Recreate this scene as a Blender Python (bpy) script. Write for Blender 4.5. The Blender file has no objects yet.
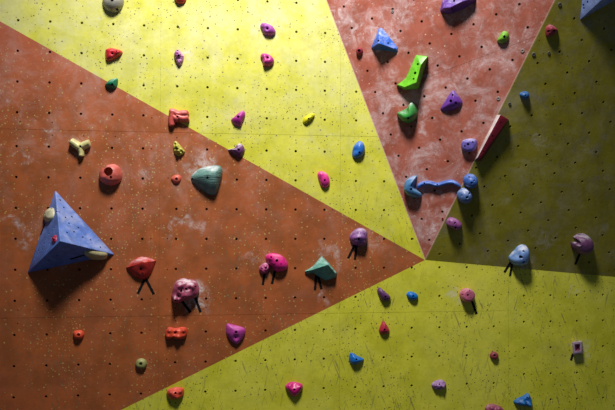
import bpy, bmesh, math, random
from mathutils import Vector, Matrix, noise
from mathutils.bvhtree import BVHTree
random.seed(7)
SC = bpy.context.scene
COL = SC.collection

# ------------------------------------------------------------------ camera
CAM = Vector((0.37703445, -4.54982716, -0.55985325))
RX = Vector((0.9909512, -0.1341456, 0.0045391))
RD = Vector((0.0068829, 0.0170135, -0.9998316))
RF = Vector((0.1340458, 0.9908156, 0.0177829))
FPX = 670.83
cam_data = bpy.data.cameras.new('camera')
cam = bpy.data.objects.new('camera', cam_data)
COL.objects.link(cam)
rot = Matrix((RX, -RD, -RF)).transposed().to_4x4()
cam.matrix_world = Matrix.Translation(CAM) @ rot
cam_data.sensor_width = 36.0
cam_data.lens = FPX * 36.0 / 615.0
SC.camera = cam

# ------------------------------------------------------------------ light
world = bpy.data.worlds.new('hall')
SC.world = world
world.use_nodes = True
bgn = world.node_tree.nodes['Background']
bgn.inputs[0].default_value = (0.62, 0.74, 1.0, 1)
bgn.inputs[1].default_value = 0.078

def spot(name, loc, target, energy, size, blend, radius, color=(1, 1, 1)):
    d = bpy.data.lights.new(name, 'SPOT')
    d.energy = energy; d.spot_size = math.radians(size); d.spot_blend = blend
    d.shadow_soft_size = radius; d.color = color
    o = bpy.data.objects.new(name, d); COL.objects.link(o)
    o.location = loc
    o.rotation_euler = (Vector(target) - Vector(loc)).to_track_quat('-Z', 'Y').to_euler()
    return o

spot('hall_spotlight', (0.50, -2.62, 3.75), (0.80, 0.0, 0.62), 1680, 72, 1.0, 0.50, (1.0, 0.98, 0.94))
SC.view_settings.view_transform = 'Standard'
SC.view_settings.look = 'None'
SC.view_settings.gamma = 1
SC.view_settings.use_curve_mapping = False
SC.view_settings.exposure = 0.0

# ------------------------------------------------------------------ planes and pixels
def ray(x, y):
    return (RX * ((x - 307.5) / FPX) + RD * ((y - 205) / FPX) + RF).normalized()

class Plane:
    def __init__(self, o, n, up=Vector((0, 0, 1))):
        self.o = Vector(o); self.n = Vector(n).normalized()
        self.u = up.cross(self.n).normalized(); self.v = self.n.cross(self.u)
    def hit(self, x, y, h=0.0):
        d = ray(x, y)
        return CAM + d * (((self.o + self.n * h - CAM).dot(self.n)) / d.dot(self.n))

MAIN = Plane((0, 0, 0), (0, -1, 0))
P = MAIN.hit(425, 260); Q = MAIN.hit(326, 0); S = MAIN.hit(615, 277)
R = Vector((2.475, -0.60, 0.81))                       # a point on the folded-out ridge
def plane3(a, b, c):
    n = (b - a).cross(c - a).normalized()
    if n.y > 0: n = -n
    return Plane(a, n)
RED = plane3(P, Q, R)
OLV = plane3(P, S, R)

# ------------------------------------------------------------------ generic helpers
def link(name, me, parent=None, mats=()):
    o = bpy.data.objects.new(name, me); COL.objects.link(o)
    for m in mats: me.materials.append(m)
    if parent: o.parent = parent
    return o

def tag(o, label, cat, group=None):
    o['label'] = label; o['category'] = cat
    if group: o['group'] = group
    return o

def apply_mods(me, mods):
    """me: mesh. mods: list of ('bool', cutter_mesh) or ('bevel', width, segs). Returns a new mesh."""
    o = bpy.data.objects.new('work', me); COL.objects.link(o)
    tmp = []
    for m in mods:
        if m[0] == 'bool':
            c = bpy.data.objects.new('work_cut', m[1]); COL.objects.link(c); tmp.append(c)
            b = o.modifiers.new('b', 'BOOLEAN'); b.operation = 'DIFFERENCE'; b.solver = 'EXACT'; b.use_self = len(m) > 2; b.object = c
        else:
            b = o.modifiers.new('b', 'BEVEL'); b.width = m[1]; b.segments = m[2]; b.limit_method = 'ANGLE'
            b.angle_limit = math.radians(12)
    bpy.context.view_layer.update()
    dg = bpy.context.evaluated_depsgraph_get()
    new = bpy.data.meshes.new_from_object(o.evaluated_get(dg), depsgraph=dg)
    bpy.data.objects.remove(o)
    for c in tmp: bpy.data.objects.remove(c)
    return new

def add_cyl(bm, base, axis, r, depth, seg=8, mat=0):
    """closed cylinder from base - axis*depth to base"""
    axis = axis.normalized()
    a = axis.orthogonal().normalized(); b = axis.cross(a)
    top, bot = [], []
    for i in range(seg):
        t = 2 * math.pi * (i + .5) / seg
        d = a * (math.cos(t) * r) + b * (math.sin(t) * r)
        top.append(bm.verts.new(base + d)); bot.append(bm.verts.new(base - axis * depth + d))
    fs = [bm.faces.new(top), bm.faces.new(bot[::-1])]
    for i in range(seg):
        j = (i + 1) % seg
        fs.append(bm.faces.new((top[j], top[i], bot[i], bot[j])))
    for f in fs: f.material_index = mat
    return fs

def add_box(bm, c, ax, ay, az):
    vs = []
    for sx in (-1, 1):
        for sy in (-1, 1):
            for sz in (-1, 1):
                vs.append(bm.verts.new(c + ax * sx + ay * sy + az * sz))
    for q in ((0, 1, 3, 2), (4, 6, 7, 5), (0, 4, 5, 1), (2, 3, 7, 6), (0, 2, 6, 4), (1, 5, 7, 3)):
        bm.faces.new([vs[i] for i in q])

def to_mesh(bm, name='m'):
    bmesh.ops.recalc_face_normals(bm, faces=bm.faces[:])
    me = bpy.data.meshes.new(name); bm.to_mesh(me); bm.free(); return me

def bvh_of(me, mat=Matrix()):
    return BVHTree.FromPolygons([mat @ v.co for v in me.vertices], [list(p.vertices) for p in me.polygons])

# ------------------------------------------------------------------ node helpers
class NT:
    def __init__(self, name):
        self.m = bpy.data.materials.new(name); self.m.use_nodes = True
        self.t = self.m.node_tree; self.bsdf = self.t.nodes['Principled BSDF']
    def n(self, typ, ins=None, **kw):
        nd = self.t.nodes.new(typ)
        for k, v in kw.items(): setattr(nd, k, v)
        for k, v in (ins or {}).items(): self.set(nd.inputs[k], v)
        return nd
    def set(self, sock, v):
        if hasattr(v, 'is_output') or isinstance(v, bpy.types.NodeSocket): self.t.links.new(v, sock)
        else: sock.default_value = v
    def math(self, op, a, b=None, c=None, clamp=False):
        nd = self.n('ShaderNodeMath', operation=op, use_clamp=clamp)
        self.set(nd.inputs[0], a)
        if b is not None: self.set(nd.inputs[1], b)
        if c is not None: self.set(nd.inputs[2], c)
        return nd.outputs[0]
    def vmath(self, op, a, b=None):
        nd = self.n('ShaderNodeVectorMath', operation=op)
        self.set(nd.inputs[0], a)
        if b is not None: self.set(nd.inputs[1], b)
        return nd
    def noise(self, vec, scale, detail=3, rough=.5, dist=0.0):
        return self.n('ShaderNodeTexNoise', {'Vector': vec, 'Scale': scale, 'Detail': detail, 'Roughness': rough, 'Distortion': dist}).outputs['Fac']
    def ramp(self, f, a, b, lo=0.0, hi=1.0):
        nd = self.n('ShaderNodeMapRange', {'Value': f, 'From Min': a, 'From Max': b, 'To Min': lo, 'To Max': hi})
        nd.interpolation_type = 'SMOOTHSTEP'
        return nd.outputs[0]
    def mix(self, f, a, b):
        nd = self.n('ShaderNodeMix', data_type='RGBA')
        self.set(nd.inputs[0], f)
        for i, v in ((6, a), (7, b)):
            self.set(nd.inputs[i], tuple(v) + (1,) if isinstance(v, tuple) and len(v) == 3 else v)
        return nd.outputs[2]
    def mapping(self, vec, scale, rot=(0, 0, 0)):
        return self.n('ShaderNodeMapping', {'Vector': vec, 'Scale': scale, 'Rotation': rot}).outputs[0]

# ------------------------------------------------------------------ wall paint
def paint_material(name, kind):
    """kind: 'main' (yellow and orange fields), 'red', 'olive'"""
    g = NT(name)
    pos = g.n('ShaderNodeTexCoord').outputs['Object']
    CH = (.70, .66, .66)
    big = g.noise(pos, 1.6, 4, .6)
    med = g.noise(pos, 6.0, 5, .65)
    fine = g.noise(pos, 45.0, 3, .6)
    # yellow paint
    y = g.mix(g.ramp(med, .38, .62), (.52, .51, .018), (.64, .62, .040))
    y = g.mix(g.ramp(big, .40, .70, 0, .5), y, (.66, .64, .09))
    y = g.mix(g.ramp(g.noise(pos, 4.5, 6, .7, .9), .50, .72, 0, .35), y, (.50, .50, .06))
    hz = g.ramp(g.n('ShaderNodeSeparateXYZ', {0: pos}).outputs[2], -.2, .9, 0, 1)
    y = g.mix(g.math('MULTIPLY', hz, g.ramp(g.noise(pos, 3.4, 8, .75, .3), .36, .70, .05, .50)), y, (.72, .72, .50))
    # grime on yellow
    y = g.mix(g.math('MULTIPLY', g.ramp(g.noise(pos, 3.1, 6, .7, .6), .52, .72), .35), y, (.38, .36, .09))
    # orange-brown paint
    o = g.mix(g.ramp(med, .36, .64), (.27, .070, .015), (.39, .095, .022))
    o = g.mix(g.ramp(big, .45, .7, 0, .35), o, (.36, .090, .040))
    o = g.mix(g.ramp(g.noise(pos, 3.3, 7, .7, .4), .50, .70, 0, .45), o, (.17, .045, .010))
    # red-pink paint
    r = g.mix(g.ramp(med, .36, .64), (.30, .070, .042), (.40, .105, .068))
    ol = g.mix(g.ramp(med, .36, .64), (.225, .195, .009), (.30, .262, .012))  # olive panel colour, darkened well below the yellow to stand in for its shade
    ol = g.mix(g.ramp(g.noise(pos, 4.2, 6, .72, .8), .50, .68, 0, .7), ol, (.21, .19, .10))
    if kind == 'main':
        def side(a, b):
            d = (b - a); nrm = Vector((-d.z, 0, d.x)).normalized()
            dt = g.vmath('DOT_PRODUCT', pos, tuple(nrm)).outputs['Value']
            return g.math('SUBTRACT', dt, nrm.dot(a))
        A = MAIN.hit(0, 21.3); B = MAIN.hit(120, 410.5)
        s1 = side(A, P)      # positive above the upper edge line
        s2 = side(B, P)      # positive above the lower edge line
        inside = g.math('MULTIPLY', g.math('LESS_THAN', s1, 0.0), g.math('GREATER_THAN', s2, 0.0))
        o = g.mix(g.math('MULTIPLY', hz, .6), o, (.50, .120, .070))  # chalky orange higher up, also lifted to carry the stronger light there
        base = g.mix(inside, y, o)
    elif kind == 'red':
        base = r; inside = 1.0
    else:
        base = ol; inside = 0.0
    # chips and screw pricks: sparse clustered specks
    flat = g.mapping(pos, (1, 1, 1), (-math.pi / 2, 0, 0))
    def specks(scale, rad, keep, cluster):
        v = g.n('ShaderNodeTexVoronoi', voronoi_dimensions='2D'); g.set(v.inputs['Vector'], flat); v.inputs['Scale'].default_value = scale
        c = g.n('ShaderNodeSeparateColor', {0: v.outputs['Color']})
        k = g.math('GREATER_THAN', g.math('ADD', c.outputs[0], cluster), keep)
        size = g.math('MULTIPLY_ADD', c.outputs[1], rad, rad * .5)
        return g.math('MULTIPLY', k, g.math('LESS_THAN', v.outputs['Distance'], size))
    cl = g.ramp(g.noise(pos, 2.6, 4, .7), .38, .64, -.34, .20)
    sp = g.math('MAXIMUM', specks(24, .085, .80 if kind != 'main' else .42, cl), specks(46, .11, .80 if kind == 'main' else .95, cl))
    sp2 = specks(30, .085, .90, g.math('MULTIPLY', cl, .8))
    if kind == 'main':
        spc = g.mix(inside, (.07, .06, .03), (.46, .33, .10))
        base = g.mix(g.math('MULTIPLY', sp, .85), base, spc)
        base = g.mix(g.math('MULTIPLY', g.math('MULTIPLY', sp2, inside), .8), base, (.60, .44, .13))
    elif kind == 'red':
        base = g.mix(g.math('MULTIPLY', sp, .6), base, (.75, .55, .42))
    else:
        base = g.mix(g.math('MULTIPLY', sp, .8), base, (.05, .045, .02))
    # rubber scuffs: thin dark near-vertical strokes, mostly low on the wall
    sep = g.n('ShaderNodeSeparateXYZ', {0: pos})
    def strokes(rot, sx, sz, lo, hi):
        mp = g.mapping(g.mapping(pos, (1, 1, 1), rot), (sx, 1, sz))
        return g.ramp(g.noise(mp, 1.0, 5, .62, .35), lo, hi)
    st = g.math('MAXIMUM', strokes((0, .35, 0), 60, 5.0, .585, .67), strokes((0, -.22, 0), 75, 6.0, .585, .67))
    zlow = g.ramp(sep.outputs[2], .2, -1.2, .12, .8)
    if kind == 'main':
        zmask = g.math('MULTIPLY', zlow, g.ramp(g.noise(pos, 2.4, 3, .5), .38, .56))
        base = g.mix(g.math('MULTIPLY', g.math('MULTIPLY', st, zmask), .8), base, (.13, .11, .05))
    else:
        base = g.mix(g.math('MULTIPLY', st, .25), base, (.12, .08, .05))
    # chalk: soft swiped clouds
    warp = g.noise(pos, 3.0, 2, .5)
    a1 = g.ramp(g.noise(g.mapping(pos, (2.0, 2.0, 1.4), (0, .7, 0)), 1.6, 9, .72, .5), .50, .78)
    a2 = g.ramp(g.noise(g.mapping(pos, (1.6, 1.6, 3.6), (0, .42, 0)), 2.0, 9, .72, .4), .50, .78)
    ch = g.math('MAXIMUM', a1, g.math('MULTIPLY', a2, .8))
    amt = {'main': .33, 'red': .85, 'olive': .22}[kind]
    ch = g.math('MAXIMUM', ch, g.ramp(g.noise(pos, 5.5, 10, .8, .3), .46, .80))
    ch = g.math('MULTIPLY', ch, amt)
    if kind == 'main': ch = g.math('MULTIPLY', ch, g.ramp(sep.outputs[2], -1.1, .3, .15, 1.0))
    spots = {'main': [(196, 296, 17, 0, .95), (580, 352, 14, 0, .8), (204, 170, 22, 0, .75), (80, 146, 13, 0, .4), (12, 232, 12, 2.6, .75), (20, 243, 8, 0, .45),
                      (184, 236, 16, 2.6, .7), (20, 160, 9, 1.8, .6), (44, 138, 9, 1.8, .6), (12, 112, 10, 1.8, .5), (181, 57, 14, 0, .75), (268, 30, 18, 0, .6), (268, 60, 14, 0, .35),
                      (455, 297, 9, 0, .55), (576, 294, 8, 1.6, .5), (326, 262, 14, 2.4, .45), (362, 241, 12, 0, .35), (268, 262, 14, 0, .35), (108, 16, 16, 0, .5),
                      (330, 296, 8, 1.8, .5), (250, 262, 9, 1.6, .45), (142, 175, 10, 0, .4), (62, 268, 9, 0, .3), (375, 240, 20, 0, .25), (136, 268, 9, 0, .5)],
             'red': [(383, 40, 20, 0, 1.0), (360, 35, 16, 0, .6), (452, 98, 11, 2.2, .8), (512, 23, 5, 0, .9), (430, 228, 15, 0, .8), (448, 215, 12, 0, .6), (340, 10, 16, 0, .7),
                     (438, 200, 8, 2, .7), (430, 60, 18, 0, .35), (500, 45, 22, 0, .5), (470, 20, 15, 0, .45), (430, 130, 10, 1.8, .6), (415, 205, 9, 1.8, .5)],
             'olive': [(524, 262, 13, 0, .55), (545, 238, 15, 0, .45), (540, 140, 9, 0, .5), (500, 200, 9, 0, .3), (600, 230, 9, 0, .35), (590, 150, 10, 0, .3), (515, 215, 10, 2, .3), (478, 262, 7, 0, .3)]}[kind]
    PL = {'main': MAIN, 'red': RED, 'olive': OLV}[kind]
    wn = g.n('ShaderNodeTexNoise', {'Vector': pos, 'Scale': 9.0, 'Detail': 3.0})
    wv = g.vmath('SCALE', g.vmath('SUBTRACT', wn.outputs['Color'], (.5, .5, .5)).outputs[0]); wv.inputs['Scale'].default_value = .20
    wpos = g.vmath('ADD', pos, wv.outputs[0]).outputs[0]
    brk = g.ramp(g.noise(pos, 13, 7, .78, 1.2), .40, .68)
    for (x, y_, rad, ring, a) in spots:
        c = PL.hit(x, y_); rr = rad * .0068
        d = g.vmath('DISTANCE', wpos, tuple(c)).outputs['Value']
        if ring:
            w = ring * .0068
            mk = g.ramp(g.math('ABSOLUTE', g.math('SUBTRACT', d, rr)), 0, w * 2.4, .9, 0)
            mk = g.math('MULTIPLY', mk, g.ramp(g.vmath('DOT_PRODUCT', g.vmath('SUBTRACT', pos, tuple(c)).outputs[0], (math.cos(x) / rr, 0, abs(math.sin(x)) / rr)).outputs['Value'], -.5, .5))
        else:
            mk = g.ramp(d, rr * .25, rr * 1.25, 1, 0)
        ch = g.math('MAXIMUM', ch, g.math('MULTIPLY', g.math('MULTIPLY', mk, brk), a))
    base = g.mix(ch, base, CH if kind != 'red' else (.78, .66, .68))
    # raw plywood edge along the folded panels
    if kind in ('red', 'olive'):
        for (a, b) in ((P, Q), (P, R)) if kind == 'red' else ((P, R),):
            d = (b - a).normalized(); nrm = PL.n.cross(d)
            dt = g.math('ABSOLUTE', g.math('SUBTRACT', g.vmath('DOT_PRODUCT', pos, tuple(nrm)).outputs['Value'], nrm.dot(a)))
            base = g.mix(g.ramp(dt, .004, .007, .55 if a is P and b is Q else .3, 0), base, (.80, .62, .42))
    base = g.mix(g.math('MULTIPLY', g.ramp(fine, .3, .7), .10), base, (.2, .12, .05))
    g.set(g.bsdf.inputs['Base Color'], base)
    g.bsdf.inputs['Roughness'].default_value = .62
    g.bsdf.inputs['Specular IOR Level'].default_value = .25
    bp = g.n('ShaderNodeBump', {'Height': g.math('ADD', fine, g.math('MULTIPLY', med, 1.5)), 'Strength': .18, 'Distance': .004})
    g.set(g.bsdf.inputs['Normal'], bp.outputs[0])
    return g.m

M_main = paint_material('painted_plywood', 'main')
M_red = paint_material('painted_plywood_red', 'red')
M_olv = paint_material('painted_plywood_olive_shaded', 'olive')
def plain(name, col, rough=.6, metal=0.0):
    g = NT(name)
    pos = g.n('ShaderNodeTexCoord').outputs['Object']
    f = g.noise(pos, 60, 3)
    g.set(g.bsdf.inputs['Base Color'], g.mix(g.ramp(f, .3, .7), tuple(c * .75 for c in col), tuple(col)))
    g.bsdf.inputs['Roughness'].default_value = rough
    g.bsdf.inputs['Metallic'].default_value = metal
    return g.m
M_ply = plain('plywood_core', (.12, .07, .035), .8)
M_steel = plain('dark_bolt_steel', (.05, .05, .055), .4, .6)
M_zinc = plain('zinc_bolt', (.35, .36, .38), .35, .8)
M_tape = plain('black_cloth_tape', (.006, .006, .007), .8)
M_tape.node_tree.nodes['Principled BSDF'].inputs['Specular IOR Level'].default_value = .15

# ------------------------------------------------------------------ wall with its drilled holes
def cutter(holes, boxes=()):
    bm = bmesh.new()
    for (p, n, r, d) in holes: add_cyl(bm, p + n * .012, n, r, d + .012, 8)
    for b in boxes: add_box(bm, *b)
    return to_mesh(bm, 'cut')

HR, HD = .0090, .036
holes = []
def inside_fold(p):
    # on the main plane: the part hidden behind the folded-out panels
    a = Vector((Q.x - P.x, Q.z - P.z)); b = Vector((S.x - P.x, S.z - P.z)); q = Vector((p.x - P.x, p.z - P.z))
    return (a.x * q.y - a.y * q.x) < .03 * a.length and (b.x * q.y - b.y * q.x) > -.02 * b.length
for pi in range(-2, 2):
    for i in range(6):
        for q in range(-2, 2):
            for j in range(6):
                w = Vector((pi * 1.22 + .11 + .2 * i, 0, -(q * 1.22 + .11 + .2 * j)))
                if w.z > 1.55 or w.z < -2.4 or w.x < -1.7 or inside_fold(w): continue
                holes.append((w, MAIN.n, HR, HD))
x0 = MAIN.hit(524, 321.5); x1 = MAIN.hit(603, 320.5); z1 = MAIN.hit(550.5, 399.6).z; z0 = MAIN.hit(550, 295.4).z
for i in range(7):
    for j in range(-1, 8):
        w = Vector((x0.x + (x1.x - x0.x) / 3 * i, 0, z0 + (z1 - z0) / 4 * j))
        if not inside_fold(w): holes.append((w, MAIN.n, HR, HD))
# pairs of smaller holes beside the seams
rnd = random.Random(3)
for z in [-.11 - .2 * k for k in range(-5, 11)]:
    for sx in (0, 1.22, 2.44):
        for dx in (-.055, .055):
            w = Vector((sx + dx, 0, z + rnd.uniform(-.006, .006)))
            if not inside_fold(w) and rnd.random() < .6: holes.append((w, MAIN.n, .004, .015))
for x in [.11 + .2 * k for k in range(-7, 12)]:
    for sz in (0, -1.22):
        for dz in (-.035, .05):
            w = Vector((x, 0, sz + dz))
            if not inside_fold(w) and rnd.random() < .5: holes.append((w, MAIN.n, .004, .015))
X, Y, Z = Vector((1, 0, 0)), Vector((0, 1, 0)), Vector((0, 0, 1))
def vbox(x, za, zb): return (Vector((x, -.002, (za + zb) / 2)), X * .0008, Y * .006, Z * (zb - za) / 2)
def hbox(z, xa, xb): return (Vector(((xa + xb) / 2, -.0025, z)), X * (xb - xa) / 2, Y * .006, Z * .0008)
seams = [vbox(-1.22, -2.6, 1.7), vbox(0.0, -2.6, 1.7), vbox(1.22, -2.6, 1.7), vbox(2.44, -2.6, -1.0), vbox(3.66, -2.6, -.95),
         hbox(0.0, -1.75, 1.75), hbox(-1.22, -1.75, 2.42)]
bm = bmesh.new()
add_box(bm, Vector((1.3, .02, -.45)), X * 3.1, Y * .02, Z * 2.2)
slab = to_mesh(bm, 'wall')
for sm in range(1):
    slab = apply_mods(slab, [('bool', cutter(holes), 1)])
    slab = apply_mods(slab, [('bool', cutter([], seams[:5]))])
    slab = apply_mods(slab, [('bool', cutter([], seams[5:]))])
wall = link('wall_back', slab, None, [M_main]); wall['kind'] = 'structure'

def slab_poly(pts, pl, t):
    bm = bmesh.new()
    top = [bm.verts.new(p) for p in pts]; bot = [bm.verts.new(p - pl.n * t) for p in pts]
    bm.faces.new(top); bm.faces.new(bot[::-1])
    for i in range(len(pts)):
        j = (i + 1) % len(pts); bm.faces.new((top[j], top[i], bot[i], bot[j]))
    return to_mesh(bm, 'slab')

z_ = 611 / 155
def lattice(pl, o, a, na, b, nb, poly):
    """holes on a square lattice whose origin and two neighbours are seen in the photograph"""
    O = pl.hit(*o); ua = (pl.hit(*a) - O) / na; ub = (pl.hit(*b) - O) / nb
    out = []
    for i in range(-14, 15):
        for j in range(-14, 20):
            p = O + ua * i + ub * j
            ok = True
            for k in range(len(poly)):
                e = poly[(k + 1) % len(poly)] - poly[k]
                c = pl.n.dot(e.cross(p - poly[k])) / e.length
                if c * poly_sign(poly, pl) < .03: ok = False; break
            if ok: out.append((p, pl.n, HR, HD * .75))
    return out, ua, ub
def poly_sign(poly, pl):
    return 1 if pl.n.dot((poly[1] - poly[0]).cross(poly[2] - poly[1])) > 0 else -1
K = 1.75
Rt = P + (R - P) * K; Qt = P + (Q - P) * K
Sr = P + (S - P) * 1.55
Ur = OLV.hit(960, -220)
redpoly = [P, Rt, Qt]; olvpoly = [P, Sr, Ur, Rt]
# red: rows run along (82,-35) px
zc = lambda x, y, a, b: (x + a / z_, y + b / z_)
rh, ra, rb = lattice(RED, zc(305, 0, 326, 244), zc(305, 0, 577, 134), 3, zc(305, 0, 357, 329), 1, redpoly)
oh, oa, ob = lattice(OLV, zc(460, 0, 306, 249), zc(460, 0, 480, 158), 2, zc(460, 0, 337, 331), 1, olvpoly)
sa = RED.hit(415, 82); sb = RED.hit(460, 65); sd = (sb - sa).normalized(); sn = RED.n.cross(sd)
rseam = [((sa + sb) / 2 + RED.n * .002, sd * 3, RED.n * .006, sn * .0007)]
rm = apply_mods(slab_poly(redpoly, RED, .022), [('bool', cutter(rh)), ('bool', cutter([], rseam))])
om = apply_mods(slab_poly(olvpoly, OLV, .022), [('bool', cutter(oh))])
redw = link('wall_left', rm, None, [M_red]); redw['kind'] = 'structure'
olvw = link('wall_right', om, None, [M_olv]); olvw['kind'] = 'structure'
def in_poly(p, poly, pl):
    sg = poly_sign(poly, pl)
    return all(pl.n.dot((poly[(k + 1) % len(poly)] - poly[k]).cross(p - poly[k])) * sg >= 0 for k in range(len(poly)))
def wall_hit(x, y):
    for pl, poly in ((OLV, olvpoly), (RED, redpoly)):
        p = pl.hit(x, y)
        if in_poly(p, poly, pl): return p, pl.n
    return MAIN.hit(x, y), MAIN.n

# ------------------------------------------------------------------ hold material
def resin(name, col, chalk=.25, rough=.45, two=None, groove=0, scale=16):
    g = NT(name)
    pos = g.n('ShaderNodeTexCoord').outputs['Object']
    n1 = g.noise(pos, 22, 4, .6)
    n2 = g.noise(pos, 90, 3, .6)
    col = tuple(c * (.92 if c > .6 * max(col) else .78) for c in col); dark = tuple(c * .70 for c in col)
    base = g.mix(g.ramp(n1, .35, .65), dark, tuple(col))
    if two: base = g.mix(g.ramp(g.noise(g.mapping(pos, (1, 2.5, 1), (0, 0, .6)), 26, 2, .5, .5), .48, .54), base, tuple(two))
    nz = g.n('ShaderNodeSeparateXYZ', {0: g.n('ShaderNodeNewGeometry').outputs['Normal']}).outputs[2]
    up = g.ramp(nz, .1, .9, .04, 1.0)
    cn = g.ramp(g.noise(pos, scale, 6, .7, .5), .40, .70)
    base = g.mix(g.math('MULTIPLY', g.math('MULTIPLY', up, cn), min(1.0, chalk * 1.2)), base, (.78, .76, .80))
    g.set(g.bsdf.inputs['Base Color'], base)
    g.bsdf.inputs['Roughness'].default_value = rough
    g.bsdf.inputs['Specular IOR Level'].default_value = .45
    h = n2
    if groove:
        w = g.n('ShaderNodeTexWave', {'Vector': g.mapping(pos, (1, 9, 1)), 'Scale': 5.0, 'Distortion': 4.0, 'Detail': 3.0})
        h = g.math('ADD', n2, g.math('MULTIPLY', g.noise(g.mapping(pos, (6, 60, 6)), 1.0, 4, .6, .3), 6.0))
    bp = g.n('ShaderNodeBump', {'Height': h, 'Strength': .35 if not groove else .7, 'Distance': .003})
    g.set(g.bsdf.inputs['Normal'], bp.outputs[0])
    return g.m

_bolt = {}
def bolt_mesh(r):
    key = round(r, 4)
    if key in _bolt: return _bolt[key]
    bm = bmesh.new(); N = 12
    rings = []
    def ring(rad, z, seg=N): return [bm.verts.new((rad * math.cos(2 * math.pi * i / N), rad * math.sin(2 * math.pi * i / N), z)) for i in range(N)]
    hexr = [r * .52 * (1.0 if i % 2 == 0 else .866) for i in range(N)]
    rings.append(ring(r * .95, -.006)); rings.append(ring(r * .95, -.001)); rings.append(ring(r * .82, 0))
    rings.append([bm.verts.new((hexr[i] * math.cos(2 * math.pi * i / N), hexr[i] * math.sin(2 * math.pi * i / N), 0)) for i in range(N)])
    rings.append([bm.verts.new((hexr[i] * math.cos(2 * math.pi * i / N), hexr[i] * math.sin(2 * math.pi * i / N), -.005)) for i in range(N)])
    for a, b in zip(rings, rings[1:]):
        for i in range(N): bm.faces.new((a[i], a[(i + 1) % N], b[(i + 1) % N], b[i]))
    bm.faces.new(rings[0][::-1]); bm.faces.new(rings[-1])
    me = to_mesh(bm, 'bolt'); _bolt[key] = me
    return me

def frame(pl, c):
    m = Matrix((pl.u, pl.v, pl.n)).transposed().to_4x4()
    return Matrix.Translation(c) @ m

HOLDS = []
def finish(name, me, F, pl, mats, label, cat, group, bores, bolts, z, sharp=35, facebore=False):
    """bores: [(zx, zy, r_m, has_bolt)] in the zoom frame z; cut and seat the bolts"""
    bv = bvh_of(me); Fi = F.inverted(); R3 = Fi.to_3x3()
    cuts, seats = [], []
    for b in bores:
        bx, by, br, hb = (list(b) + [.0075, 1])[:4] if len(b) == 2 else (list(b) + [1])[:4]
        px, py = z(bx, by)
        loc, nn, idx, d = bv.ray_cast(Fi @ CAM, R3 @ ray(px, py))
        if loc is None: continue
        if nn.dot(R3 @ ray(px, py)) > 0: nn = -nn
        ax = nn.normalized() if facebore else Vector((0, 0, 1))
        dep = min(.6 * max(loc.z, .012), .03) if not facebore else .02
        if hb == 2: dep = loc.z + .01          # an open finger pocket
        cuts.append((loc + ax * .03, ax, br, dep + .03))
        if (hb == 1 or b is bores[0]) and hb != 2 and not facebore: seats.append((loc - ax * dep * .8, ax, br))
    if cuts:
        for (p, a, r, d) in cuts:
            bm = bmesh.new(); add_cyl(bm, p, a, r, d, 24 if r > .015 else 12)
            new = apply_mods(me, [('bool', to_mesh(bm, 'cut'))])
            if len(new.vertices) > len(me.vertices) * .6: me = new
            else: print('BOOL FAIL', label)
    me.polygons.foreach_set('use_smooth', [True] * len(me.polygons))
    me.set_sharp_from_angle(angle=math.radians(sharp))
    me.name = name
    ob = link(name, me); ob.matrix_world = F
    mi = [p.material_index for p in me.polygons]
    me.materials.clear()
    for m in mats: me.materials.append(m)
    me.polygons.foreach_set('material_index', [min(i, len(mats) - 1) for i in mi])
    tag(ob, label, cat, group)
    for (p, a, r) in seats:
        b = bpy.data.objects.new('bolt', bolt_mesh(r))
        if not b.data.materials: b.data.materials.append(M_steel)
        COL.objects.link(b); b.parent = ob
        b.matrix_local = Matrix.Translation(p) @ Matrix.Diagonal((1, 1, 1, 1))
    HOLDS.append(ob)
    return ob

def cat_rom(pts, n):
    out = []; N = len(pts)
    for i in range(N):
        p0, p1, p2, p3 = (pts[(i + k - 1) % N] for k in range(4))
        for k in range(n):
            t = k / n
            out.append(.5 * ((2 * p1) + (p2 - p0) * t + (2 * p0 - 5 * p1 + 4 * p2 - p3) * t * t + (3 * p1 - p0 - 3 * p2 + p3) * t ** 3))
    return out

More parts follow.
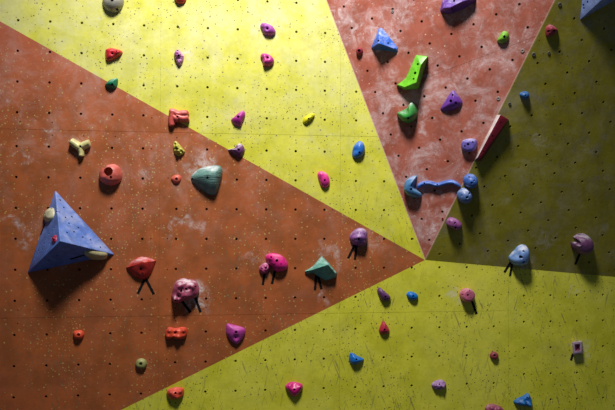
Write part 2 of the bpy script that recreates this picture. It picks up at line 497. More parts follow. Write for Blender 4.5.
def dome(name, label, pl, z, outline, h, col, bores=(), peak=None, a=2.2, b=.55, lump=.0, lfreq=30, bumps=(), chalk=.25, rough=.45, two=None, groove=0, cat='climbing hold', group=None, hc=None):
    """a moulded hold: outline on the wall, rising to height h (metres)"""
    h *= .8
    q = [pl.hit(*z(x, y), h * .25) for x, y in outline]
    q = [p - pl.n * (p - pl.o).dot(pl.n) for p in q]
    c = sum(q, Vector()) / len(q)
    F = frame(pl, c); Fi = F.inverted()
    L = [Vector((v.x, v.y)) for v in (Fi @ p for p in q)]
    per = max(3, int(72 / len(L)))
    O = cat_rom(L, per)
    pk = Vector((0, 0))
    if peak:
        w = Fi @ pl.hit(*z(*peak), h); pk = Vector((w.x, w.y))
    loc = []
    for (x, y, r, d) in bumps:
        w = Fi @ pl.hit(*z(x, y), h * .8); loc.append((Vector((w.x, w.y)), r * .0066, d))
    rings = 16; bm = bmesh.new(); seed = Vector((c.x * 7, c.z * 5, 3.1))
    prev = None; first = None
    def height(x, y, s):
        hh = h * (max(0.0, 1 - s ** a)) ** b
        k = min(1.0, (1 - s) * 5)
        if lump: hh += lump * k * noise.noise(Vector((x * lfreq, y * lfreq, 0)) + seed)
        for (p, r, d) in loc: hh += d * k * math.exp(-((x - p.x) ** 2 + (y - p.y) ** 2) / (r * r))
        return max(hh, .001)
    for i in range(rings):
        s = 1 - (i / rings) ** 1.35
        ring = []
        for o in O:
            bl = s
            e = pk + (o - pk) * bl
            ring.append(bm.verts.new((e.x, e.y, height(e.x, e.y, s) if i else .0)))
        if prev:
            for k in range(len(O)):
                j = (k + 1) % len(O); bm.faces.new((prev[k], prev[j], ring[j], ring[k]))
        else: first = ring
        prev = ring
    cv = bm.verts.new((pk.x, pk.y, height(pk.x, pk.y, 0)))
    for k in range(len(O)): bm.faces.new((prev[k], prev[(k + 1) % len(O)], cv))
    bm.faces.new(first[::-1])
    me = to_mesh(bm, name)
    mat = resin(name + '_resin', col, chalk, rough, two, groove)
    return finish(name, me, F, pl, [mat], label, cat, group, bores, None, z)

def facet(name, label, pl, z, verts, faces, col, bores=(), bevel=.004, chalk=.2, rough=.5, cat='climbing hold', group=None, mats=None, facemats=None, facebore=False, hull=False, groove=0):
    """a hold or volume with flat faces; verts = (x, y, height)"""
    base = [pl.hit(*z(x, y), hh) for x, y, hh in verts]
    c0 = [p for p, v in zip(base, verts) if v[2] <= 0.001]
    c = sum(c0, Vector()) / len(c0)
    F = frame(pl, c); Fi = F.inverted()
    bm = bmesh.new()
    vs = [bm.verts.new(Fi @ p) for p in base]
    if hull:
        bmesh.ops.convex_hull(bm, input=vs)
    else:
        for i, f in enumerate(faces):
            fc = bm.faces.new([vs[k] for k in f])
            if facemats: fc.material_index = facemats[i]
        low = [v for v, w in zip(vs, verts) if w[2] <= 0.001]
    bmesh.ops.recalc_face_normals(bm, faces=bm.faces[:])
    me = bpy.data.meshes.new(name); bm.to_mesh(me); bm.free()
    M = mats or [resin(name + '_resin', col, chalk, rough, groove=groove)]
    for m in M: me.materials.append(m)
    if bevel: me = apply_mods(me, [('bevel', bevel, 2)])
    bv = [p.material_index for p in me.polygons]
    ob = finish(name, me, F, pl, M, label, cat, group, bores, None, z, sharp=25, facebore=facebore)
    return ob

def worm(name, label, pl, z, spines, width, h, col, bores=(), chalk=.2, rough=.4, taper=3.2):
    """a hold made of one or more rounded limbs that follow the given spines"""
    if not isinstance(spines[0][0], (tuple, list)): spines = [spines]
    allp = []
    for sp in spines:
        pts = [pl.hit(*z(q[0], q[1]), h * .3) for q in sp]
        allp.append([p - pl.n * (p - pl.o).dot(pl.n) for p in pts])
    flat = [p for q in allp for p in q]
    c = sum(flat, Vector()) / len(flat); F = frame(pl, c); Fi = F.inverted()
    me = None
    for si, pts in enumerate(allp):
        bm = bmesh.new()
        L = [Fi @ p for p in pts]
        wd = [q[2] if len(q) > 2 else 1.0 for q in spines[si]]
        path = []; ws = []
        for i in range(len(L) - 1):
            p0 = L[max(i - 1, 0)]; p1 = L[i]; p2 = L[i + 1]; p3 = L[min(i + 2, len(L) - 1)]
            for k in range(8):
                t = k / 8
                path.append(.5 * ((2 * p1) + (p2 - p0) * t + (2 * p0 - 5 * p1 + 4 * p2 - p3) * t * t + (3 * p1 - p0 - 3 * p2 + p3) * t ** 3))
                ws.append(wd[i] * (1 - t) + wd[i + 1] * t)
        path.append(L[-1]); ws.append(wd[-1])
        prev = None; N = len(path)
        for i, p in enumerate(path):
            d = (path[min(i + 1, N - 1)] - path[max(i - 1, 0)]).normalized(); sd_ = Vector((-d.y, d.x, 0))
            t = i / (N - 1); e = min(1, (math.sin(math.pi * min(max(t, .012), .988)) * taper)) ** .6
            w = width / 2 * e * ws[i]; hh = h * e * (.5 + .5 * ws[i])
            ring = []
            for k in range(13):
                a = math.pi * k / 12
                ring.append(bm.verts.new(p + sd_ * (w * math.cos(a)) + Vector((0, 0, hh * math.sin(a) ** .8 if 0 < k < 12 else 0))))
            if prev:
                for k in range(12): bm.faces.new((prev[k], prev[k + 1], ring[k + 1], ring[k]))
                bm.faces.new((prev[12], prev[0], ring[0], ring[12]))
            else: bm.faces.new(ring)
            prev = ring
        bm.faces.new(prev[::-1])
        m = to_mesh(bm)
        if me is None: me = m
        else:
            o = bpy.data.objects.new('work', me); o2 = bpy.data.objects.new('work_b', m); COL.objects.link(o); COL.objects.link(o2)
            b = o.modifiers.new('b', 'BOOLEAN'); b.operation = 'UNION'; b.solver = 'EXACT'; b.object = o2
            bpy.context.view_layer.update(); dg = bpy.context.evaluated_depsgraph_get()
            me = bpy.data.meshes.new_from_object(o.evaluated_get(dg), depsgraph=dg)
            bpy.data.objects.remove(o); bpy.data.objects.remove(o2)
    return finish(name, me, F, pl, [resin(name + '_resin', col, chalk, rough)], label, 'climbing hold', None, bores, None, z)

def W(x0, y0, s): return lambda a, b: (x0 + a / s, y0 + b / s)
def circ(cx, cy, rx, ry=None, n=10, rot=0):
    ry = ry or rx
    return [(cx + rx * math.cos(2 * math.pi * i / n + rot), cy + ry * math.sin(2 * math.pi * i / n + rot)) for i in range(n)]

def tape(z, a, b, label, group=None, w=.017, surf=None):
    """a strip of black cloth tape stuck on the wall, following its surface"""
    n = 10; pts = []
    for i in range(n + 1):
        t = i / n; px = z(a[0] + (b[0] - a[0]) * t, a[1] + (b[1] - a[1]) * t)
        if surf: pts.append((surf.hit(*px), surf.n))
        else:
            pts.append(wall_hit(*px))
    c = pts[0][0].copy()
    bm = bmesh.new(); prev = None
    d = (pts[-1][0] - pts[0][0]).normalized()
    for i, (p, nn) in enumerate(pts):
        s = nn.cross(d).normalized() * (w / 2)
        s *= (1 + .12 * math.sin(i * 2.1 + c.x * 9))
        ring = [bm.verts.new(p + q - c) for q in (s - nn * .0002, s + nn * .0012, -s + nn * .0012, -s - nn * .0002)]
        if prev:
            for k in range(4): bm.faces.new((prev[k], prev[(k + 1) % 4], ring[(k + 1) % 4], ring[k]))
        else: bm.faces.new(ring)
        prev = ring
    bm.faces.new(prev[::-1])
    ob = link('tape_strip', to_mesh(bm), None, [M_tape]); ob.location = c
    tag(ob, label, 'tape', group)
    return ob
# ------------------------------------------------------------------ volumes
z = W(20, 185, 4.1)
M_blue = resin('blue_painted_plywood', (.13, .26, .64), .35, .55, scale=6)
HV = .30
vol_v = [(144, 19, 0), (29, 362, 0), (390, 286, 0), (164, 230, HV)]
vol = facet('plywood_volume', 'big blue triangular pyramid volume on the orange field at the left', MAIN, z, vol_v,
            [(0, 3, 1), (0, 2, 3), (1, 3, 2), (0, 1, 2)], None, mats=[M_blue], cat='climbing volume', bevel=.006, facebore=True,
            bores=[(x, y, .0068, 0) for x, y in ((165, 62), (180, 92), (187, 133), (213, 130), (201, 157), (222, 192), (193, 195), (240, 175), (258, 214), (290, 225), (150, 110), (138, 175), (118, 200),
                                             (92, 265), (122, 240), (75, 270), (60, 300), (100, 240), (130, 215), (330, 255), (152, 290), (120, 310))])
VV = [MAIN.hit(*z(a, b), c) for a, b, c in vol_v]
def fplane(a, b, c):
    n = (b - a).cross(c - a).normalized()
    if n.y > 0: n = -n
    return Plane(a, n)
VL = fplane(VV[0], VV[3], VV[1]); VR = fplane(VV[0], VV[2], VV[3]); VB = fplane(VV[1], VV[3], VV[2])
CREAM = (.66, .62, .40)
dome('climbing_hold', 'rounded cream hold on the upper left edge of the big blue pyramid', VL, z, [(99, 132), (104, 112), (117, 97), (130, 92), (137, 104), (135, 127), (124, 145), (108, 151), (101, 146)], .035, CREAM, [(126, 97), (101, 118)], chalk=.2, lump=.004)
dome('climbing_hold', 'long cream bar hold on the underside of the big blue pyramid', VB, z, [(262, 278), (285, 271), (330, 277), (357, 283), (360, 295), (350, 302), (315, 303), (285, 300), (268, 288)], .035, (.55, .50, .30), [], chalk=.1, a=3)
dome('climbing_hold', 'tiny crimson foot chip on the left face of the big blue pyramid', VL, z, [(133, 222), (137, 210), (146, 204), (149, 216), (146, 232), (138, 236)], .016, (.55, .02, .08), [], lump=.006, lfreq=80)
tape(z, (104, 156), (85, 203), 'black tape strip below the rounded cream hold on the blue pyramid', surf=VL)
tape(z, (264, 287), (206, 304), 'black tape strip left of the cream bar under the blue pyramid', surf=VB)

z = W(535, 0, 7.6875)
facet('plywood_volume', 'pale blue pyramid volume cut off by the top right corner of the view', OLV, z,
      [(342, 158, 0), (398, -387, 0), (1270, -372, 0), (762, -232, .30)], [(0, 3, 1), (0, 2, 3), (1, 3, 2), (0, 1, 2)], None,
      mats=[resin('pale_blue_painted_plywood', (.34, .46, .80), .45, .5)], cat='climbing volume', bevel=.005, facebore=True,
      bores=[(403, 15, .0068, 0), (375, 62, .0068, 0), (372, 38, .0068, 0)])

# ------------------------------------------------------------------ holds on the upper yellow field
z = W(90, 0, 10.25)
dome('climbing_hold', 'large grey dome hold cut off by the top edge at the left', MAIN, z, circ(235, 8, 111, 118, 12), .085, (.36, .35, .29), [(226, 0, .010, 1), (276, 92, .009, 0)], peak=(245, 0), chalk=.55)
z = W(90, 40, 6.83)
dome('climbing_hold', 'bright red wedge hold pointing right on upper yellow field', MAIN, z, [(103, 75), (112, 60), (145, 53), (180, 60), (216, 73), (220, 92), (190, 115), (150, 138), (120, 144), (106, 130)], .055, (.62, .025, .04), [(152, 92), (183, 75, .005, 0)], bumps=[(200, 85, 3, .012), (152, 92, 2, -.01)], chalk=.12, rough=.35)
dome('climbing_hold', 'dark green hold with chalky top crossing the yellow and orange border', MAIN, z, [(100, 308), (122, 278), (155, 262), (186, 260), (190, 290), (180, 325), (155, 334), (125, 328)], .055, (.0, .20, .11), [(152, 302)], peak=(145, 290), chalk=.6, b=.8)
z = W(150, 0, z_)
dome('climbing_hold', 'red hold cut off by the top edge beside the grey dome', MAIN, z, [(96, -12), (100, 6), (115, 15), (135, 11), (143, -5), (120, -20)], .05, (.55, .03, .02), [], chalk=.1)
z = W(155, 35, 10.25)
dome('climbing_hold', 'narrow plum and pink striped hold in a chalk patch', MAIN, z, [(194, 195), (210, 160), (236, 145), (262, 168), (290, 208), (292, 255), (256, 320), (228, 290), (203, 240)], .055, (.25, .03, .20), [(242, 207), (232, 158, .005, 0)], two=(.50, .22, .46), chalk=.5, bumps=[(245, 245, 1.6, -.015), (235, 180, 2, .01)], lump=.008, lfreq=60)
z = W(240, 15, 6.83)
dome('climbing_hold', 'lilac purple rounded hold, upper of the stacked purple pair', MAIN, z, [(138, 75), (150, 52), (180, 55), (215, 70), (240, 98), (244, 122), (225, 138), (182, 138), (160, 125), (147, 95)], .06, (.40, .08, .40), [(186, 93, .009, 1)], chalk=.35, bumps=[(186, 93, 2, -.012)])
dome('climbing_hold', 'magenta notched hold, lower of the stacked purple pair', MAIN, z, [(140, 290), (150, 262), (185, 263), (218, 283), (234, 310), (224, 336), (192, 352), (160, 345), (153, 318)], .06, (.50, .03, .30), [(188, 290, .009, 1)], chalk=.2, bumps=[(188, 290, 2.2, -.014), (165, 320, 3, .012), (148, 300, 2, -.02)])
z = W(155, 100, 4.1)
worm('climbing_hold', 'salmon red hold with three fingers on the slanted colour border', MAIN, z, [[(57, 50), (75, 50), (95, 58), (115, 56), (140, 56)], [(80, 62), (105, 74), (125, 76), (139, 72)], [(72, 46), (70, 70), (68, 90, .9), (70, 108, .8)], [(62, 60), (82, 74), (98, 78)]], .050, .045, (.66, .12, .10), [(92, 68)], chalk=.25)
dome('climbing_hold', 'magenta leaf shaped hold on yellow above the dark plum one', MAIN, z, [(312, 80), (325, 68), (345, 50), (363, 42), (371, 60), (362, 85), (352, 108), (335, 106), (318, 96)], .055, (.42, .02, .28), [(341, 68, .009, 1)], peak=(345, 70), chalk=.2, b=.75)
dome('climbing_hold', 'dark plum hold with pale top straddling the yellow and orange border', MAIN, z, [(299, 204), (325, 196), (340, 179), (358, 182), (369, 205), (360, 226), (345, 236), (322, 222)], .06, (.16, .035, .17), [(343, 203, .009, 1)], chalk=.85, b=.75)
z = W(290, 100, 4.1)
dome('climbing_hold', 'small bright yellow sausage hold on the yellow field', MAIN, z, [(52, 90), (58, 72), (76, 60), (98, 54), (101, 66), (82, 84), (62, 97)], .04, (.80, .72, .01), [(76, 76, .005, 0), (90, 62, .004, 0)], chalk=.05, lump=.004)
dome('climbing_hold', 'blue teardrop hold on the yellow field left of the red panel', MAIN, z, [(256, 218), (262, 190), (285, 167), (303, 178), (308, 205), (296, 230), (272, 241), (258, 234)], .06, (.02, .17, .55), [(285, 215, .008, 1)], bumps=[(268, 205, 3, -.012)], chalk=.25, rough=.35)
dome('climbing_hold', 'pink bean shaped hold on yellow near the orange point', MAIN, z, [(113, 305), (125, 291), (150, 300), (163, 325), (162, 348), (146, 361), (130, 354), (120, 335)], .055, (.80, .04, .36), [(143, 328, .008, 1)], bumps=[(125, 300, 3, .01)], chalk=.3)

# ------------------------------------------------------------------ holds on the orange field
z = W(60, 130, 5.857)
worm('climbing_hold', 'cream bone shaped hold with three arms on the orange field', MAIN, z, [[(60, 64), (80, 76, 1.0), (108, 96, 1.1), (124, 112, .9)], [(178, 76), (155, 82, 1.0), (125, 96, 1.0), (104, 98, .9)], [(118, 86), (120, 112, .9), (125, 135, .75), (124, 156, .7)]], .050, .050, (.76, .70, .34), [(118, 95, .008, 0)], chalk=.2)
dome('climbing_hold', 'round salmon hold with an open finger pocket', MAIN, z, [(227, 262), (235, 235), (260, 214), (290, 200), (322, 200), (350, 220), (363, 255), (356, 295), (325, 320), (285, 324), (245, 306), (230, 285)], .095, (.70, .16, .12), [(282, 242, .029, 2), (262, 216, .013, 2), (298, 276, .009, 0)], a=3, chalk=.15, lump=.004)
z = W(155, 100, 4.1)
dome('climbing_hold', 'yellow green arrowhead hold left of the big teal hold', MAIN, z, [(75, 180), (84, 167), (101, 182), (118, 203), (123, 214), (106, 226), (86, 226), (75, 205)], .05, (.52, .48, .07), [(90, 200, .009, 1), (84, 178, .004, 0), (112, 214, .005, 0)], chalk=.3, b=.75, lump=.02, lfreq=60)
dome('climbing_hold', 'small salmon ring hold left of the big teal hold', MAIN, z, [(65, 324), (78, 309), (98, 307), (108, 320), (100, 338), (82, 342)], .03, (.78, .17, .11), [(88, 323, .010, 1)], chalk=.15)
dome('climbing_hold', 'large grey green teal hold with grooved face on orange field', MAIN, z, [(146, 324), (154, 302), (185, 279), (230, 268), (268, 270), (277, 298), (266, 345), (250, 385), (225, 387), (195, 370), (165, 346)], .12, (.17, .31, .27), [(153, 323, .007, 0), (215, 318, .008, 0)], peak=(245, 300), a=1.8, b=.7, chalk=.6, groove=1, rough=.55)
z = W(120, 250, 6.83)
dome('climbing_hold', 'wide red hold with a pale upper lip above a tape V', MAIN, z, [(41, 120), (44, 126), (70, 88), (110, 57), (150, 47), (200, 54), (242, 72), (244, 80), (222, 140), (200, 175), (170, 200), (130, 198), (90, 180), (62, 150)], .085, (.60, .035, .02), [(143, 128, .009, 0), (152, 160, .007, 0)], peak=(160, 85), a=1.7, b=.7, bumps=[(150, 135, 4, -.010)], chalk=.45)
tape(z, (172, 192), (122, 298), 'left black strip of the tape V under the wide red hold')
tape(z, (176, 196), (231, 302), 'right black strip of the tape V under the wide red hold')
dome('climbing_hold', 'chalk covered mauve cluster of knobs on the orange field', MAIN, z, [(350, 322), (354, 300), (362, 255), (385, 215), (425, 195), (470, 202), (515, 210), (537, 245), (541, 290), (522, 320), (482, 335), (440, 345), (402, 362), (365, 357)], .10, (.42, .08, .17), [(452, 266, .009, 0), (418, 280, .009, 0), (515, 250, .006, 0), (378, 345, .006, 0)], bumps=[(405, 240, 3.0, .022), (440, 220, 3, .012), (500, 240, 4, .022), (372, 335, 2.6, .028), (450, 310, 4, .012), (425, 268, 1.8, -.016), (474, 262, 1.8, -.014), (400, 315, 2.4, -.022)], lump=.006, lfreq=40, chalk=.75, a=3.2)
tape(z, (425, 350), (482, 427), 'left black tape strip under the mauve knobbly cluster hold')
tape(z, (515, 325), (550, 425), 'right black tape strip under the mauve knobbly cluster hold')
z = W(250, 220, 5.467)
dome('climbing_hold', 'hot pink mushroom shaped hold with black bolt holes', MAIN, z, [(85, 206), (95, 188), (125, 181), (165, 190), (196, 215), (209, 245), (201, 270), (170, 283), (140, 280), (118, 256), (94, 236)], .08, (.78, .02, .30), [(147, 222, .010, 0), (116, 203, .007, 0), (170, 240, .005, 0)], bumps=[(110, 205, 3, .015)], chalk=.2, rough=.35)
tape(z, (136, 280), (120, 349), 'black tape strip under the hot pink mushroom hold')
dome('climbing_hold', 'small mauve hold tucked left of the hot pink mushroom', MAIN, z, [(49, 270), (62, 246), (86, 234), (105, 240), (108, 262), (98, 285), (78, 295), (58, 290)], .05, (.48, .07, .24), [(88, 262, .008, 0), (66, 264, .005, 0)], chalk=.6, lump=.008, lfreq=60)
tape(z, (80, 288), (70, 355), 'black tape strip under the small mauve hold beside the pink mushroom', w=.016)
facet('climbing_hold', 'teal faceted hold like a fish with a pinched tail', MAIN, z,
      [(298, 277, 0), (312, 298, 0), (340, 290, 0), (368, 306, 0), (415, 332, 0), (470, 314, 0), (477, 290, 0), (432, 235, 0), (392, 194, 0), (345, 250, 0), (322, 268, 0), (300, 281, .02), (342, 272, .05), (428, 244, .105), (466, 292, .06), (392, 212, .05)],
      [(0, 1, 11), (1, 2, 12, 11), (2, 3, 12), (3, 4, 13, 12), (4, 5, 14, 13), (5, 6, 14), (6, 7, 13, 14), (7, 8, 15, 13), (8, 9, 12, 15), (15, 12, 13), (9, 10, 11, 12), (10, 0, 11), (10, 9, 8, 7, 6, 5, 4, 3, 2, 1, 0)],
      (.17, .46, .36), [(312, 282, .005, 0)], bevel=.004, chalk=.35, groove=1, rough=.55)
tape(z, (362, 302), (355, 384), 'left black tape strip under the teal faceted hold')
tape(z, (372, 304), (391, 378), 'right black tape strip under the teal faceted hold')
z = W(335, 220, 3.42)
dome('climbing_hold', 'violet ball hold near the tip of the orange field', MAIN, z, [(51, 62), (60, 42), (83, 27), (106, 34), (112, 55), (106, 80), (82, 89), (60, 80)], .10, (.27, .11, .34), [(82, 65, .010, 0), (100, 48, .005, 0)], a=2.4, chalk=.35, lump=.008, lfreq=40)
tape(z, (68, 84), (45, 131), 'left black tape strip under the violet ball hold')
tape(z, (74, 86), (68, 136), 'right black tape strip under the violet ball hold')
z = W(60, 320, 4.73)
dome('climbing_hold', 'small plain orange foothold low on the orange field', MAIN, z, [(61, 67), (68, 52), (100, 50), (114, 65), (108, 85), (90, 93), (69, 89)], .045, (.80, .105, .035), [(87, 70, .011, 1)], chalk=.08)
dome('climbing_hold', 'wide orange hold with bumpy knuckles low on the orange field', MAIN, z, [(496, 75), (502, 47), (518, 34), (545, 40), (576, 34), (599, 40), (602, 64), (590, 86), (556, 92), (530, 86), (510, 93)], .055, (.78, .09, .035), [(545, 60, .008, 0)], bumps=[(515, 48, 2.5, .018), (588, 48, 2.5, .018), (550, 45, 2, .010), (560, 82, 2.5, .014), (508, 78, 2.5, .014), (590, 75, 2, .012), (545, 62, 2, -.018)], chalk=.12)
dome('climbing_hold', 'small olive green round foothold above the orange and lime border', MAIN, z, [(356, 206), (366, 188), (385, 182), (405, 190), (412, 207), (403, 226), (380, 230), (361, 222)], .04, (.34, .35, .13), [(382, 207, .011, 1)], a=4, chalk=.15)
z = W(215, 315, 4.56)
dome('climbing_hold', 'smooth orchid pink shield hold at the foot of the orange field', MAIN, z, [(50, 77), (55, 41), (85, 46), (132, 60), (139, 80), (126, 110), (100, 134), (75, 121), (57, 97)], .06, (.56, .07, .38), [(96, 78, .010, 0), (95, 103, .006, 0)], peak=(92, 75), bumps=[(96, 102, 3, -.014)], chalk=.12, rough=.5)

# ------------------------------------------------------------------ holds on the lower yellow field
z = W(60, 320, 4.73)
dome('climbing_hold', 'orange hold with bumpy edge on the lower lime field at the left', MAIN, z, [(503, 350), (513, 328), (545, 320), (580, 323), (587, 345), (576, 366), (540, 376), (515, 370)], .055, (.78, .09, .045), [(546, 347, .009, 0)], bumps=[(520, 338, 2.5, .012), (572, 335, 2.5, .012), (548, 328, 2, -.01), (555, 368, 2, .01)], lump=.006, chalk=.15)
z = W(215, 315, 4.56)
dome('climbing_hold', 'bright magenta hold with blue bolt low on the lime field', MAIN, z, [(321, 326), (345, 307), (376, 309), (401, 322), (391, 350), (362, 374), (334, 350)], .06, (.68, .01, .26), [(362, 341, .009, 1)], bumps=[(360, 322, 3, -.014), (335, 320, 2, .008), (390, 325, 2, .008)], chalk=.08, rough=.35)
z = W(340, 340, 5.125)
dome('climbing_hold', 'bright blue fin hold on lower lime, below and left of the crimson hold', MAIN, z, [(47, 96), (52, 72), (64, 67), (90, 82), (123, 97), (116, 111), (96, 123), (66, 127), (51, 116)], .055, (.01, .20, .60), [(85, 100, .007, 0), (58, 76, .004, 0)], chalk=.05, rough=.35, b=.75)
dome('climbing_hold', 'pale lilac foothold with a jagged top near the bottom edge', MAIN, z, [(471, 230), (492, 210), (525, 206), (544, 224), (542, 246), (510, 256), (480, 250)], .05, (.34, .18, .42), [(510, 228, .006, 0)], lump=.014, lfreq=50, chalk=.35)
z = W(335, 220, 3.42)
dome('climbing_hold', 'dark aubergine elongated hold on lime just below the orange tip', MAIN, z, [(145, 241), (154, 231), (168, 242), (189, 261), (188, 275), (166, 280), (152, 263)], .055, (.13, .04, .15), [(173, 262, .008, 1)], chalk=.12)
dome('climbing_hold', 'small azure blue hold on lime right of the aubergine one', MAIN, z, [(245, 256), (255, 245), (276, 250), (285, 263), (276, 275), (255, 272)], .045, (.0, .19, .58), [(268, 260, .008, 1)], chalk=.05)
dome('climbing_hold', 'crimson pointed hold on the lower lime field', MAIN, z, [(151, 377), (164, 347), (172, 350), (188, 379), (180, 391), (158, 391)], .05, (.48, .02, .07), [(170, 375, .008, 1)], peak=(169, 374), b=.8, chalk=.08)
z = W(450, 280, 6.83)
dome('climbing_hold', 'pink cylindrical hold with freckled flat face on the lime field', MAIN, z, circ(118, 104, 49, 48, 12), .085, (.62, .17, .30), [(122, 103, .008, 1), (90, 100, .004, 0), (135, 72, .005, 0), (143, 120, .004, 0)], a=7, b=.5, peak=(114, 98), chalk=.3)
tape(z, (150, 145), (182, 232), 'black tape strip under the pink cylindrical hold')
z = W(480, 330, 5.125)
dome('climbing_hold', 'small maroon round foothold on the lower right lime field', MAIN, z, circ(73, 132, 22, 21, 9), .04, (.30, .045, .07), [(75, 130, .010, 1)], a=3, chalk=.12)
dome('climbing_hold', 'blue knobbly triangular hold near the bottom right edge', MAIN, z, [(174, 372), (192, 353), (222, 340), (246, 325), (260, 340), (269, 375), (262, 398), (235, 391), (200, 388)], .06, (.01, .18, .50), [(238, 373, .006, 0), (244, 348, .005, 0)], bumps=[(245, 338, 2.2, .016), (255, 385, 2.4, .016), (190, 370, 2.2, .012), (222, 378, 2, .010), (222, 352, 2, .008), (238, 362, 2, -.014)], chalk=.08)
dome('climbing_hold', 'dusty rose hold cut off by the bottom edge', MAIN, z, [(30, 412), (38, 390), (62, 380), (95, 388), (116, 400), (122, 418), (75, 432)], .06, (.36, .08, .17), [], lump=.01, lfreq=50, chalk=.2)
facet('climbing_hold', 'square lilac hold with pale rim inside a chalk patch', MAIN, z,
      [(471, 61, 0), (524, 56, 0), (529, 122, 0), (477, 129, 0), (474, 62, .05), (521, 58, .05), (524, 116, .05), (479, 122, .05), (487, 74, .05), (512, 72, .05), (513, 105, .05), (488, 108, .05), (490, 77, .03), (509, 75, .03), (510, 102, .03), (491, 105, .03)],
      [(0, 1, 5, 4), (1, 2, 6, 5), (2, 3, 7, 6), (3, 0, 4, 7), (4, 5, 9, 8), (5, 6, 10, 9), (6, 7, 11, 10), (7, 4, 8, 11), (8, 9, 13, 12), (9, 10, 14, 13), (10, 11, 15, 14), (11, 8, 12, 15), (12, 13, 14, 15), (3, 2, 1, 0)],
      None, [(502, 84, .007, 1), (498, 98, .005, 0)], bevel=.003, mats=[resin('pale_lilac_resin', (.52, .36, .50), .7), resin('mauve_resin', (.30, .07, .16), .3)],
      facemats=[0] * 8 + [1] * 5 + [0])
tape(z, (476, 121), (466, 156), 'short black tape strip under the square lilac hold')

# ------------------------------------------------------------------ holds on the red panel
z = W(350, 20, 10.25)
facet('climbing_hold', 'sky blue wedge shaped pyramid hold on the red panel', RED, z,
      [(298, 78, 0), (330, 82, 0), (492, 285, 0), (492, 322, 0), (470, 330, 0), (218, 296, 0), (216, 282, 0), (300, 240, .10), (318, 110, .02), (470, 300, .025), (290, 240, .098)],
      None, (.012, .15, .62), [(290, 212, .008, 0), (390, 237, .006, 0), (462, 292, .005, 0)], hull=True, bevel=.005, chalk=.75, rough=.45)
dome('climbing_hold', 'tiny dark crimson round foothold beside the yellow edge', RED, z, circ(97, 322, 36, 40, 9), .04, (.30, .015, .05), [(93, 312, .011, 1)], a=3, chalk=.1)
z = W(385, 45, 4.82)
facet('climbing_hold', 'lime green twisted wedge hold, tall, on the red panel', RED, z,
      [(54, 196, 0), (98, 160, 0), (126, 100, 0), (148, 48, 0), (209, 54, 0), (163, 212, 0), (100, 217, 0), (58, 192, .03), (106, 160, .045), (133, 104, .05), (152, 50, .05), (205, 56, .07), (150, 182, .125), (95, 205, .06), (172, 98, .10)],
      [(0, 1, 8, 7), (1, 2, 9, 8), (2, 3, 10, 9), (3, 4, 11, 10), (7, 8, 12, 13), (8, 9, 12), (9, 14, 12), (9, 10, 14), (10, 11, 14), (4, 5, 12), (4, 12, 14), (4, 14, 11), (5, 6, 13, 12), (6, 0, 7, 13), (6, 5, 4, 3, 2, 1, 0)],
      (.20, .62, .03), [(145, 135, .010, 0), (158, 92, .008, 0), (138, 163, .007, 0)], bevel=.004, chalk=.15, rough=.4)
dome('climbing_hold', 'green crescent hold with chalky top below the lime wedge', RED, z, [(56, 328), (78, 317), (105, 302), (126, 275), (146, 294), (156, 325), (146, 356), (115, 376), (85, 370), (64, 348)], .12, (.04, .30, .06), [(112, 352, .008, 1)], peak=(112, 335), a=2.6, b=.6, bumps=[(95, 318, 3.4, -.03)], chalk=.55)
z = W(430, 0, 6.83)
facet('climbing_hold', 'long purple ledge hold cut off by the top edge', RED, z,
      [(68, 76, 0), (74, 40, 0), (86, 0, 0), (120, -45, 0), (310, -40, 0), (318, 0, 0), (262, 42, 0), (205, 72, 0), (150, 93, 0), (112, 96, 0), (92, 55, .07), (140, 50, .09), (215, 12, .09), (300, -15, .06), (130, -10, .05), (230, -35, .05)],
      None, (.15, .04, .36), [(165, 5, .008, 0), (150, 60, .005, 0)], hull=True, bevel=.004, chalk=.9)
dome('climbing_hold', 'small lime green egg hold on the right of the red panel', RED, z, [(457, 282), (472, 248), (498, 214), (528, 216), (541, 245), (526, 280), (490, 296)], .055, (.24, .50, .04), [(508, 250, .009, 1)], chalk=.2)
z = W(435, 80, 4.55)
dome('climbing_hold', 'deep violet shell hold with three holes on the red panel', RED, z, [(24, 130), (45, 95), (64, 66), (82, 46), (100, 64), (123, 95), (121, 115), (95, 131), (60, 141), (32, 140)], .06, (.17, .04, .34), [(72, 95, .010, 0), (95, 103, .008, 0), (80, 68, .007, 0)], a=2, b=.75, peak=(85, 95), chalk=.25)
dome('climbing_hold', 'lavender oval hold with flat dimpled face near the ridge', RED, z, [(118, 298), (126, 276), (155, 267), (185, 271), (192, 292), (181, 318), (152, 327), (126, 318)], .065, (.20, .15, .52), [(150, 292, .009, 1), (136, 300, .006, 0), (172, 282, .006, 0)], a=6, chalk=.8)
z = W(395, 165, 5.856)
dome('climbing_hold', 'steel blue crescent hold at the left end of the wavy bar', RED, z, [(50, 137), (60, 96), (88, 71), (122, 62), (128, 70), (116, 96), (112, 118), (122, 142), (152, 166), (152, 190), (116, 194), (76, 180), (55, 157)], .10, (.07, .25, .46), [(93, 142, .009, 1)], peak=(80, 130), a=3, b=.6, chalk=.35)
worm('climbing_hold', 'long wavy cobalt blue bar hold across the red panel', RED, z, [(128, 135), (155, 112), (200, 106), (247, 117), (290, 106), (335, 100), (384, 126)], .030, .038, (.07, .20, .62), [(172, 107, .006, 0), (247, 116, .006, 0), (342, 110, .006, 0)], chalk=.2)
z = W(435, 80, 4.55)
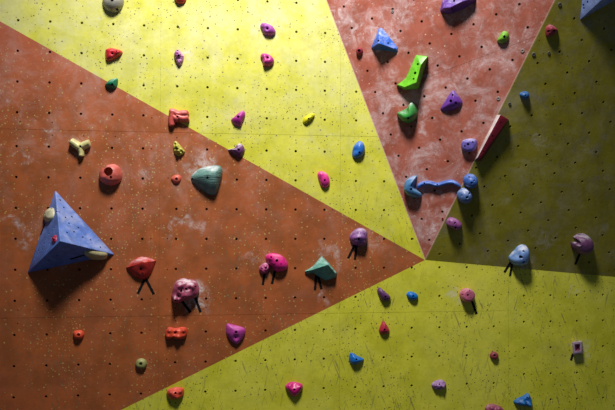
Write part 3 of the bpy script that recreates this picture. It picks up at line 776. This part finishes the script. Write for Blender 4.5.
facet('climbing_hold', 'long maroon rail hold with a white side along the ridge', OLV, z,
      [(281, 158, 0), (338, 182, 0), (208, 372, 0), (180, 364, 0), (298, 157, .055), (333, 178, .055), (209, 358, .045), (193, 352, .045)],
      [(0, 1, 5, 4), (1, 2, 6, 5), (2, 3, 7, 6), (3, 0, 4, 7), (4, 5, 6, 7), (3, 2, 1, 0)], None, [(300, 195, .005, 0), (262, 255, .005, 0), (222, 325, .005, 0)],
      bevel=.004, mats=[resin('maroon_resin', (.22, .012, .03), .06, .35), resin('white_resin', (.80, .70, .70), .2)], facemats=[0, 0, 0, 1, 0, 0])

# ------------------------------------------------------------------ holds on the olive panel
z = W(395, 165, 5.856)
dome('climbing_hold', 'cobalt blue ball hold, upper of the blue pair on the ridge', OLV, z, circ(445, 96, 42, 41, 10), .09, (.05, .17, .55), [(450, 105, .009, 0), (464, 92, .006, 0), (436, 72, .005, 0)], chalk=.3)
dome('climbing_hold', 'chalky pale blue ball hold, lower of the blue pair on the ridge', OLV, z, circ(410, 182, 45, 45, 10), .09, (.10, .22, .50), [(423, 190, .010, 0), (436, 168, .008, 0), (392, 178, .005, 0)], chalk=.95)
dome('climbing_hold', 'mauve loaf shaped hold low on the olive panel', OLV, z, [(303, 347), (309, 322), (330, 309), (365, 321), (392, 345), (387, 369), (360, 382), (320, 363)], .06, (.33, .10, .30), [(352, 340, .008, 0), (356, 366, .009, 0), (320, 335, .005, 0)], a=3, chalk=.25)
z = W(490, 235, 9.11)
dome('climbing_hold', 'chalky blue and white hold at the foot of the olive panel', OLV, z, [(178, 218), (198, 182), (232, 146), (264, 110), (312, 96), (350, 118), (361, 180), (342, 240), (312, 268), (250, 278), (200, 264)], .11, (.20, .38, .68), [(285, 205, .013, 0), (308, 152, .008, 0), (308, 246, .009, 0)], chalk=1.0, a=2.6, bumps=[(255, 185, 2.5, -.006)])
tape(z, (185, 250), (130, 342), 'left black tape strip under the chalky blue and white hold')
tape(z, (200, 262), (182, 376), 'right black tape strip under the chalky blue and white hold')
z = W(560, 225, 9.11)
dome('climbing_hold', 'dark mauve ball hold with pale rimmed pocket on the olive panel', OLV, z, circ(207, 178, 98, 92, 12), .115, (.19, .07, .17), [(162, 164, .021, 2)], a=2.6, bumps=[(162, 164, 4.5, .02)], chalk=.6)
tape(z, (182, 255), (138, 358), 'black tape strip under the dark mauve ball hold')
z = W(535, 0, 7.6875)
dome('climbing_hold', 'dusty crimson hold near the top of the olive panel', OLV, z, [(84, 242), (94, 206), (120, 189), (160, 208), (182, 235), (162, 260), (125, 281), (90, 283)], .06, (.40, .05, .09), [(110, 240, .008, 0), (150, 235, .009, 0)], peak=(128, 222), b=.75, chalk=.4)
z = W(500, 70, 5.32)
dome('climbing_hold', 'small round blue foothold on the olive panel near the ridge', OLV, z, [(106, 134), (118, 118), (145, 115), (156, 130), (149, 150), (125, 158)], .045, (.03, .17, .42), [(136, 134, .006, 0)], chalk=.15)

# ------------------------------------------------------------------ spare bolts left in the panels
def stud(pl, px, py, label, mat, r=.013, h=.006):
    c = pl.hit(px, py); bm = bmesh.new(); N = 16
    prof = [(r, -.002), (r, h * .4), (r * .85, h), (r * .45, h), (r * .42, h * .1), (0.0001, h * .1)]
    rings = [[bm.verts.new((a * math.cos(2 * math.pi * i / N), a * math.sin(2 * math.pi * i / N), b)) for i in range(N)] for a, b in prof]
    for a, b in zip(rings, rings[1:]):
        for i in range(N): bm.faces.new((a[i], a[(i + 1) % N], b[(i + 1) % N], b[i]))
    bm.faces.new(rings[0][::-1]); bm.faces.new(rings[-1])
    ob = link('panel_washer', to_mesh(bm), None, [mat]); ob.matrix_world = frame(pl, c)
    tag(ob, label, 'washer', 'round metal washers in the folded panels')
M_w = plain('worn_washer', (.42, .36, .33), .5, .3)
M_wd = plain('dull_washer', (.16, .15, .12), .5, .3)
stud(OLV, 559.7, 4.5, 'round washer at the top of the olive panel above the crimson hold', M_wd)
stud(OLV, 533.6, 54.3, 'dull washer on the olive panel closest to the ridge below the crimson hold', M_wd)
stud(OLV, 548.8, 53.0, 'dull washer on olive below the crimson hold, a step right of its neighbour', M_wd, .010)
stud(OLV, 509.6, 103.5, 'dull washer on olive just above the maroon rail', M_wd, .010)
stud(RED, 522.4, 50.7, 'bright washer on the red panel right of the lime egg hold', M_w)
stud(RED, 498.3, 98.4, 'bright washer on the red panel above the maroon rail', M_w)
stud(RED, 392.5, 11.3, 'worn washer on the red panel above the sky blue pyramid', M_w, .010)
stud(RED, 442.5, 218.5, 'small red bolt head on the red panel above its lower tip', plain('red_bolt', (.28, .02, .03), .4), .007)
